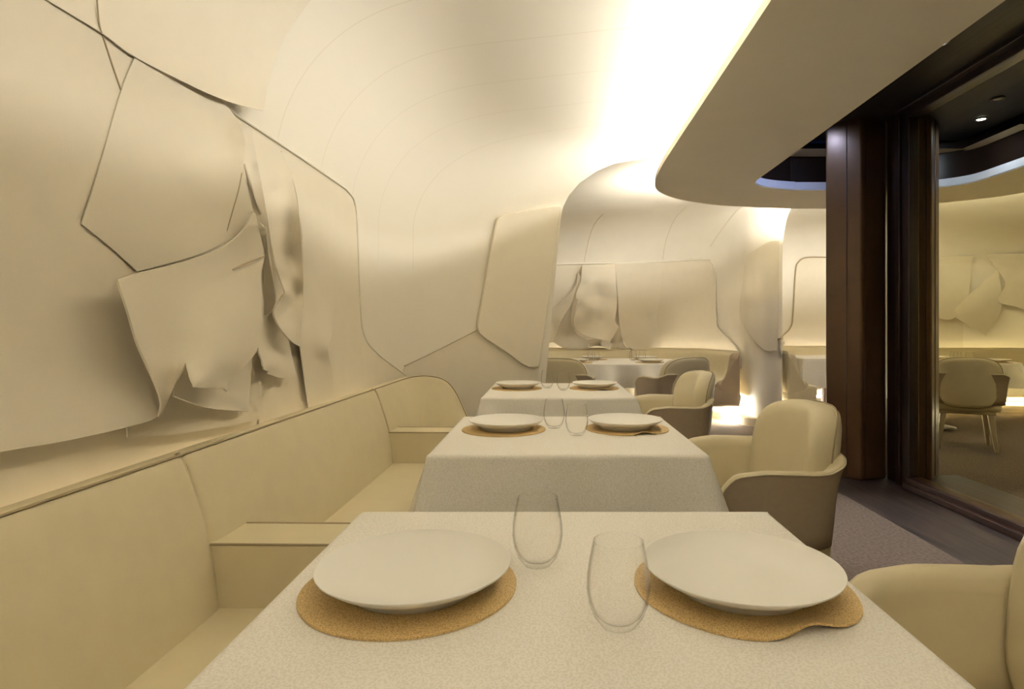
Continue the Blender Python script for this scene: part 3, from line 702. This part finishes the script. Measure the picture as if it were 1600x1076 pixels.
# ------------------------------------------------------------------ tables, cloths, settings
def tablecloth(name, wx, wy, z, drop, rnd=0.012, seed=1, flare=.055, oval=False, waves=9, amp=.012):
    rnd_ = random.Random(seed); per = []
    hx, hy = wx / 2, wy / 2; n = 240
    for i in range(n):
        a = 2 * PI * (i + .5) / n
        e = 7 if not oval else 2.6
        if oval:
            c, s = math.cos(a), math.sin(a)
            x = hx * math.copysign(abs(c) ** (2 / e), c); y = hy * math.copysign(abs(s) ** (2 / e), s)
            nx, ny = c, s; corner = 0
        else:
            # walk the rounded rectangle by arc length
            Lx, Ly = 2 * hx, 2 * hy; t = (i / n) * 2 * (Lx + Ly)
            if t < Lx: x, y, nx, ny = -hx + t, -hy, 0, -1
            elif t < Lx + Ly: x, y, nx, ny = hx, -hy + t - Lx, 1, 0
            elif t < 2 * Lx + Ly: x, y, nx, ny = hx - (t - Lx - Ly), hy, 0, 1
            else: x, y, nx, ny = -hx, hy - (t - 2 * Lx - Ly), -1, 0
            dcx, dcy = hx - abs(x), hy - abs(y); dc = max(dcx, dcy)
            corner = math.exp(-(dc / .085) ** 2)
            wv = .5 * corner
            sx, sy = math.copysign(1, x), math.copysign(1, y)
            nx, ny = nx * (1 - wv) + sx * wv, ny * (1 - wv) + sy * wv
        per.append((x, y, nx, ny, corner, a))
    ph = [rnd_.uniform(0, 6.28) for _ in range(4)]
    rows = []
    for fr in (0.0, .25, .5, .75, .90, .96):
        rows.append([(x * fr, y * fr, z) for x, y, *_ in per])
    for k in range(5):
        a = PI / 2 * k / 4
        rows.append([(x - nx * rnd * (1 - math.sin(a)), y - ny * rnd * (1 - math.sin(a)), z - rnd * (1 - math.cos(a))) for x, y, nx, ny, c, _ in per])
    m = 16
    for k in range(1, m + 1):
        t = k / m; row = []
        for x, y, nx, ny, c, a in per:
            d = drop * (1 + .30 * c)
            fold = amp * t ** 1.3 * (math.sin(waves * a + ph[0]) + .6 * math.sin(waves * 1.7 * a + ph[1])) * (1 - c)
            o = flare * t * (1 - .25 * t) + .075 * c * t ** 1.1 + fold
            row.append((x + nx * o, y + ny * o, z - rnd - (d - rnd) * t))
        rows.append(row)
    v = [p for r in rows for p in r]; k = n; f = []
    for i in range(len(rows) - 1):
        for j in range(k):
            if i == 0: continue
            f.append((i * k + j, (i + 1) * k + j, (i + 1) * k + (j + 1) % k, i * k + (j + 1) % k))
    f.append(tuple(k + j for j in range(k)))
    used = set(i for q in f for i in q); mp = {}; vv = []
    for i, p in enumerate(v):
        if i in used: mp[i] = len(vv); vv.append(p)
    f = [tuple(mp[i] for i in q) for q in f]
    o = link_mesh(name, vv, f, M['cloth']); 
    me = o.data
    if me.polygons[-1].normal.z < 0: me.flip_normals()
    solid(o, .003, 1.0)
    return o

def table(cx, cy, wx, wy, label, cloth_label, drop=.275, seed=1, oval=False):
    t = empty('dining_table', (cx, cy, 0)); tag(t, label, 'table')
    if oval:
        out = [((wx / 2 - .012) * math.copysign(abs(math.cos(a)) ** (2 / 2.6), math.cos(a)), (wy / 2 - .012) * math.copysign(abs(math.sin(a)) ** (2 / 2.6), math.sin(a))) for a in [2 * PI * i / 64 for i in range(64)]]
        prism('tabletop', out, .715, .742, M['darkwood'], t)
    else: box('tabletop', -wx / 2 + .012, wx / 2 - .012, -wy / 2 + .012, wy / 2 - .012, .715, .742, M['darkwood'], t, .004)
    lathe('pedestal', [(0.0, .03), (.05, .03), (.035, .08), (.032, .66), (.06, .70), (.12, .715), (0, .715)], M['darkwood'], t, 32)
    lathe('foot', [(0.0, 0), (.24, 0), (.24, .012), (.20, .022), (.05, .032), (0, .032)], M['darkwood'], t, 48)
    c = tablecloth('tablecloth', wx, wy, .7465, drop, seed=seed, oval=oval, flare=.05, waves=15 if oval else 9, amp=.085 if oval else .013)
    c.location = (cx, cy, 0); tag(c, cloth_label, 'tablecloth', 'tablecloths')
    return t
TX = .055
table(.035, .82, .846, .86, 'nearest square dining table, under a cloth', 'cream tablecloth on the nearest square table', seed=3)
table(.063, 2.185, .846, .78, 'middle square dining table, under a cloth', 'cream tablecloth on the middle square table', seed=5)
table(.064, 3.675, .846, .85, 'third square dining table, by the near partition, under a cloth', 'cream tablecloth on the third square table, by the near partition', seed=8)
table(.80, 6.80, 1.68, 1.20, 'oval dining table in the far bay, under a cloth', 'long rippling cream tablecloth on the oval table of the far bay', seed=11, oval=True, drop=.25)
table(3.60, 7.82, .90, .86, 'dining table in the farthest bay, under a cloth', 'pale tablecloth beside the bronze column, in the farthest bay', seed=13, drop=.36)

ZT = .750
# plate
plate_prof = [(0, .010), (.040, .0098), (.070, .0105), (.10, .0155), (.125, .025), (.1385, .0335), (.1398, .0345), (.1402, .0338), (.1392, .0318), (.125, .0218), (.110, .0145), (.0985, .0105), (.0955, .0085), (.0940, .0006), (.0905, .0), (.0885, .003), (0, .0045)]
P0 = [lathe('plate', plate_prof, M['porcelain'], None, 96)]
def make_mat(wavy):
    seg = 96; rows = []
    rads = [0, .03, .06, .085, .10, .112, .124, .134, .142, .148, .152, .1548]
    def pt(r, a, up):
        rr = r; z = 0.0
        if wavy:
            d = math.atan2(math.sin(a - R(-72)), math.cos(a - R(-72)))
            g = math.exp(-(d / .26) ** 2); s = max(0, (r - .09) / .065)
            z = .010 * g * s ** 1.5; rr = r * (1 - .08 * g * s)
            rr *= 1 + .03 * math.exp(-((d - .62) / .3) ** 2) * s + .02 * math.exp(-((d + .62) / .3) ** 2) * s
        return (rr * math.cos(a), rr * math.sin(a), z + up)
    A = [2 * PI * k / seg for k in range(seg)]
    for r in rads: rows.append([pt(r, a, .0032) for a in A])
    for r in rads[::-1]: rows.append([pt(r, a, .0) for a in A])
    o = grid('placemat', rows, M['placemat'], None, closed_v=True)
    me = o.data; bm = bmesh.new(); bm.from_mesh(me); bmesh.ops.remove_doubles(bm, verts=bm.verts, dist=1e-5); bmesh.ops.recalc_face_normals(bm, faces=bm.faces)
    bm.to_mesh(me); bm.free(); auto_smooth(o, 50)
    return o
mats = {False: [make_mat(False)], True: [make_mat(True)]}
gp = [(0, .0055), (.012, .006), (.022, .009), (.030, .017), (.0365, .032), (.0392, .048), (.0385, .066), (.0355, .085), (.0318, .1035), (.0308, .1085), (.0313, .1090), (.0320, .1086), (.0330, .1037), (.0367, .085), (.0397, .066), (.0404, .048), (.0377, .030), (.0315, .0140), (.0245, .0050), (.0215, .0010), (.0195, .0), (0.0, .0012)]
GL = [lathe('tumbler', gp, M['glass'], None, 64)]
def take(pool):
    if len(pool) == 1 and 'used' not in pool[0]:
        pool[0]['used'] = 1; return pool[0]
    return copy_tree(pool[0])
def setting(px, py, mx, my, wavy, plabel, mlabel, rz=0, s=1.0):
    m = take(mats[wavy]); m.location = (mx, my, ZT); m.rotation_euler = (0, 0, rz); tag(m, mlabel, 'placemat', 'gold placemats')
    p = take(P0); p.location = (px, py, ZT + .0034); p.scale = (s, s, s); tag(p, plabel, 'plate', 'ivory plates')
def glass(x, y, label):
    g = take(GL); g.location = (x, y, ZT + .0002); tag(g, label, 'glass', 'stemless glasses')
setting(-.193, .882, -.2, .882, False, 'ivory plate at the left of the nearest table', 'round gold placemat under the left plate of the nearest table')
setting(.282, .878, .284, .882, True, 'ivory plate at the right of the nearest table', 'gold placemat with a wavy notch under the right plate of the nearest table')
glass(-.0155, .963, 'stemless glass beside the left plate of the nearest table, farther back')
glass(.0905, .766, 'stemless glass in front of the right plate of the nearest table')
setting(-.152, 2.245, -.161, 2.235, False, 'ivory plate at the left of the middle table', 'round gold placemat under the left plate of the middle table')
setting(.292, 2.26, .298, 2.255, True, 'ivory plate at the right of the middle table', 'gold placemat with a wavy notch under the right plate of the middle table')
glass(.026, 2.27, 'left stemless glass on the middle table')
glass(.104, 2.12, 'right stemless glass on the middle table')
setting(-.180, 3.74, -.188, 3.73, False, 'ivory plate at the left of the third table', 'round gold placemat under the left plate of the third table')
setting(.296, 3.75, .292, 3.745, True, 'ivory plate at the right of the third table', 'gold placemat with a wavy notch under the right plate of the third table')
glass(.0, 3.76, 'left stemless glass on the third table')
glass(.098, 3.64, 'right stemless glass on the third table')
setting(.31, 6.48, .33, 6.47, True, 'front left plate of the four on the oval table', 'placemat under the front left plate of the oval table', -.4)
setting(.53, 7.08, .55, 7.07, True, 'back left plate of the four on the oval table', 'placemat under the back left plate of the oval table', 2.6)
setting(1.12, 6.48, 1.10, 6.47, True, 'front right plate of the four on the oval table', 'placemat under the front right plate of the oval table', 0.9)
setting(1.16, 7.06, 1.14, 7.05, True, 'back right plate of the four on the oval table', 'placemat under the back right plate of the oval table', 3.4)
for x, y, l in ((.49, 6.62, 'front left glass of the group between the left plates of the oval table'), (.545, 6.74, 'middle glass of the group between the left plates of the oval table'), (.50, 6.86, 'back glass of the group between the left plates of the oval table'),
                (.955, 6.72, 'front left glass beside the right plates of the oval table'), (.99, 6.92, 'back left glass beside the right plates of the oval table'), (1.07, 6.78, 'right glass beside the right plates of the oval table')):
    glass(x, y, l)

# ------------------------------------------------------------------ armchairs
def make_chair():
    root = empty('armchair', (0, 0, 0))
    half = [(-.15, -.305), (-.05, -.312), (.06, -.316), (.14, -.315), (.198, -.304), (.243, -.268), (.277, -.17), (.287, 0)]
    full = half + [(x, -y) for x, y in half[::-1][1:]]
    S = cat(full, 6); n = len(S); rows = []
    pth = []
    for i, p in enumerate(S):
        a = S[max(i - 1, 0)]; b = S[min(i + 1, n - 1)]
        d = np.array(b) - np.array(a); d /= np.linalg.norm(d); nx, ny = d[1], -d[0]
        u = p[0]; e = min(i, n - 1 - i) / (n - 1) * 2        # 0 at the arm fronts, 1 at the middle of the back
        zt = interp(e, [0, .03, .08, .2, .45, .56, .66, .74, 1], [.59, .632, .660, .672, .668, .671, .688, .706, .710])
        zb = interp(e, [0, .2, .6, 1], [.40, .41, .425, .425])
        fl = interp(e, [0, .4, .55, .68, .8, 1], [.008, .008, .012, .022, .016, .014])
        row = []
        for t in (0, .25, .5, .7, .85, .94, 1.0):             # outside, bottom to top
            o = .002 - .02 * (1 - t) ** 1.5 + fl * max(0, (t - .5) / .5) ** 2
            row.append((p[0] + nx * o, p[1] + ny * o, lerp(zb, zt, t)))
        th = .036
        o1 = .002 + fl
        row.append((p[0] + nx * (o1 - .008), p[1] + ny * (o1 - .008), zt + .008))
        row.append((p[0] + nx * (o1 - .022), p[1] + ny * (o1 - .022), zt + .006))
        for t in (1.0, .9, .7, .4, 0):
            o = -th - .02 * (1 - t) + fl * .5 * max(0, (t - .5) / .5) ** 2
            row.append((p[0] + nx * o, p[1] + ny * o, lerp(zb, zt - .006, t)))
        rows.append(row); pth.append((p[0] + nx * (o1 + .001), p[1] + ny * (o1 + .001), zt - .001))
    sh = grid('shell', rows, M['leather'], root, closed_v=True, cap=True)
    sh.data.materials.append(M['taupe'])
    for p in sh.data.polygons:                     # outside of the shell is covered in a darker cloth
        if all((v % len(rows[0])) <= 6 for v in p.vertices): p.material_index = 1
    tube('piping', pth, .0028, M['pipe_light'], sh, seg=6)
    # inner arm pads and seat
    box('seat', -.26, .235, -.262, .262, .36, .475, M['leather'], root, .03, 4)
    # back cushion: rounded slab bent around the sitter
    rows = []; ring = []
    for k in range(48):
        a = 2 * PI * k / 48; c, s = math.cos(a), math.sin(a)
        e = 3.4
        ring.append((.272 * math.copysign(abs(c) ** (2 / e), c), .232 * math.copysign(abs(s) ** (2 / e), s)))
    def bend(y): return -.10 * (y / .3) ** 2
    cz = .625
    for sc, dx in ((.02, .004), (.5, .0), (.8, .0), (.93, .006), (.985, .02), (1.0, .04), (1.0, .07), (.985, .092), (.94, .108), (.85, .114), (.5, .116), (.02, .116)):
        rows.append([(.205 + dx + bend(y * sc) + (z * sc) * .10, y * sc, cz + z * sc) for y, z in ring])
    bc = grid('back_cushion', rows, M['leather'], root, closed_v=True, cap=True)
    tube('piping', [(.205 + .094 + bend(y) + z * .10, y * .991, cz + z * .991) for y, z in ring], .0028, M['piping'], bc, closed=True, seg=6)
    box('underframe', -.20, .22, -.22, .22, .33, .37, M['legs'], root, .008)
    for sx, sy in ((-1, -1), (-1, 1), (1, -1), (1, 1)):
        rows = []
        for t in (0, .3, .6, 1):
            x = sx * lerp(.17, .22, t) + .01; y = sy * lerp(.18, .22, t); w_ = lerp(.026, .014, t); z = lerp(.35, 0, t)
            rows.append([(x - w_, y - w_, z), (x + w_, y - w_, z), (x + w_, y + w_, z), (x - w_, y + w_, z)])
        lg = grid('leg', rows, M['legs'], root, closed_v=True, cap=True, smooth=False); bevel(lg, .004, 2)
    return root
ch = make_chair()
def place(o, x, y, rz, label):
    o.location = (x, y, 0); o.rotation_euler = (0, 0, rz); tag(o, label, 'armchair', 'beige armchairs')
place(ch, .695, .83, 0, 'beige leather armchair at the right of the nearest table, cut by the frame')
for x, y, rz, l in ((.69, 2.20, 0, 'beige leather armchair at the right of the middle table'),
                    (.69, 3.74, 0, 'beige leather armchair at the right of the third table'),
                    (1.18, 5.72, R(-62), 'armchair turned to the front right of the oval table'),
                    (.12, 5.62, R(-98), 'armchair at the front left of the oval table, behind the glasses of the third table')):
    place(copy_tree(ch), x, y, rz, l)

# ------------------------------------------------------------------ far banquettes, plinths and their lights
fprof_back = cat([(.02, .24), (.02, .80), (.035, .822), (.10, .822), (.135, .80), (.155, .72), (.175, .62), (.21, .53), (.265, .475), (.33, .452), (.33, .40), (.30, .36)], 3)
fprof_seat = cat([(.30, .452), (.38, .448), (.435, .44), (.455, .42), (.452, .34), (.435, .26), (.40, .215), (.30, .20), (.06, .20), (.02, .22), (.02, .36), (.24, .40)], 3)
def sweep(name, path, prof, m, parent, shrink_end=True, piping=None, endm='taupe'):
    P = cat(path, 8); n = len(P); rows = []; lines = []
    for i in range(n):
        a = P[max(i - 1, 0)]; b = P[min(i + 1, n - 1)]; d = np.array(b) - np.array(a); d /= np.linalg.norm(d)
        nx, ny = d[1], -d[0]
        rows.append([(P[i][0] + nx * q[0] - parent.location.x, P[i][1] + ny * q[0] - parent.location.y, q[1]) for q in prof])
        if piping is not None: lines.append(rows[-1][piping])
    # rounded ends
    def endcap(row, dirv):
        c = np.mean(np.array(row), axis=0); out = []
        for s, k in ((.97, .012), (.90, .022), (.7, .028)):
            out.append([tuple(c + (np.array(p) - c) * s + np.array([dirv[0] * k, dirv[1] * k, 0])) for p in row])
        return out
    d0 = np.array(P[0]) - np.array(P[1]); d0 /= np.linalg.norm(d0); d1 = np.array(P[-1]) - np.array(P[-2]); d1 /= np.linalg.norm(d1)
    o = grid(name, rows, m, parent, closed_v=True, cap=True)
    if shrink_end:
        for row, dv in ((rows[0], d0), (rows[-1], d1)):
            e = grid('end_panel', [row] + endcap(row, dv), M[endm], o, closed_v=True, cap=True)
            if endm == 'taupe': e['label'] = 'taupe cloth end panel'
    return o
fb1 = empty('banquette', (0.4, 8.0, 0)); tag(fb1, 'long beige banquette curving around the far bay behind the oval table', 'banquette')
pa = [(-2.12, 6.3), (-2.10, 7.0), (-1.98, 7.6), (-1.65, 8.08), (-1.15, 8.28), (-.2, 8.30), (.5, 8.30), (1.14, 8.30)]
pb = [(1.15, 8.30), (1.55, 8.28), (1.85, 8.16), (2.08, 7.94), (2.20, 7.65), (2.255, 7.35), (2.275, 7.05)]
sweep('backrest', pa, fprof_back, M['leather'], fb1); sweep('seat', pa, fprof_seat, M['leather'], fb1)
sweep('backrest', pb, fprof_back, M['leather'], fb1); sweep('seat', pb, fprof_seat, M['leather'], fb1)
fb2 = empty('banquette', (3.5, 8.6, 0)); tag(fb2, 'beige banquette of the farthest bay seen past the bronze column', 'banquette')
pc = [(2.80, 7.08), (2.80, 7.8), (2.815, 8.45), (2.93, 8.88), (3.2, 9.12), (3.7, 9.18), (5.6, 9.18)]
nar = lambda P: [(a * .82 + .0036, b) for a, b in P]
sweep('backrest', pc, nar(fprof_back), M['leather'], fb2, endm='leather'); sweep('seat', pc, nar(fprof_seat), M['leather'], fb2, endm='leather')
# low plinths under the far banquettes
def plinth(front, label):
    pts = cat(front, 6)
    o = prism('plinth', [(p[0], p[1]) for p in pts], 0.0, .09, M['plinth']); tag(o, label, 'plinth'); return o
plinth([(-2.15, 6.2), (-1.75, 6.2), (-1.72, 7.2), (-1.5, 7.75), (-1.1, 7.95), (0.5, 7.95), (1.3, 7.95), (1.75, 7.83), (2.0, 7.6), (2.15, 7.25), (2.27, 6.93), (2.40, 6.80), (2.56, 6.75), (2.70, 6.81), (2.74, 7.0), (2.74, 7.09),
        (2.60, 7.2), (2.36, 7.3), (2.30, 7.75), (2.08, 8.10), (1.75, 8.31), (1.2, 8.385), (0.0, 8.385), (-1.2, 8.385), (-1.73, 8.17), (-2.08, 7.58)], 'low cream step glowing under the far bay banquette and around the pier')
plinth([(2.735, 7.1), (3.0, 7.1), (3.02, 7.9), (3.1, 8.4), (3.3, 8.72), (3.8, 8.82), (5.6, 8.82), (5.8, 8.9), (5.8, 9.2), (5.6, 9.28), (3.5, 9.28), (2.99, 9.12), (2.74, 8.7)], 'low cream step glowing under the farthest bay banquette')

def glow(path, d, z, wdt, m, label):
    P = cat(path, 6); pts = []
    for i in range(len(P)):
        a = P[max(i - 1, 0)]; b = P[min(i + 1, len(P) - 1)]; dd = np.array(b) - np.array(a); dd /= np.linalg.norm(dd)
        pts.append((P[i][0] + dd[1] * d, P[i][1] - dd[0] * d))
    o = strip('led_strip', pts, wdt, z, m); tag(o, label, 'strip light', 'strip lights'); return o
glow(pa + pb[1:], .12, .101, .03, M['led'], 'bright light strip under the banquette of the far bay')
M['lednear'] = emit('near_wall_led', (1.0, 0.92, 0.78), 7.0)
o = tube('led_strip', [(-.982, -0.6, .70), (-.982, 1.0, .70), (-.982, 3.2, .70), (-.975, 3.4, .70)], .0045, M['lednear'], seg=8); tag(o, 'light strip hidden behind the backrest of the long banquette', 'strip light', 'strip lights')
glow(pc, .12, .101, .03, M['led'], 'bright light strip under the banquette of the farthest bay')
glow([(p[0], p[1]) for p in pa] + pb[1:-1], .012, .79, .016, M['ledback'], 'light strip hidden behind the backrest of the far bay banquette')
glow(pc[1:], .012, .79, .016, M['ledback'], 'light strip hidden behind the backrest of the farthest banquette')
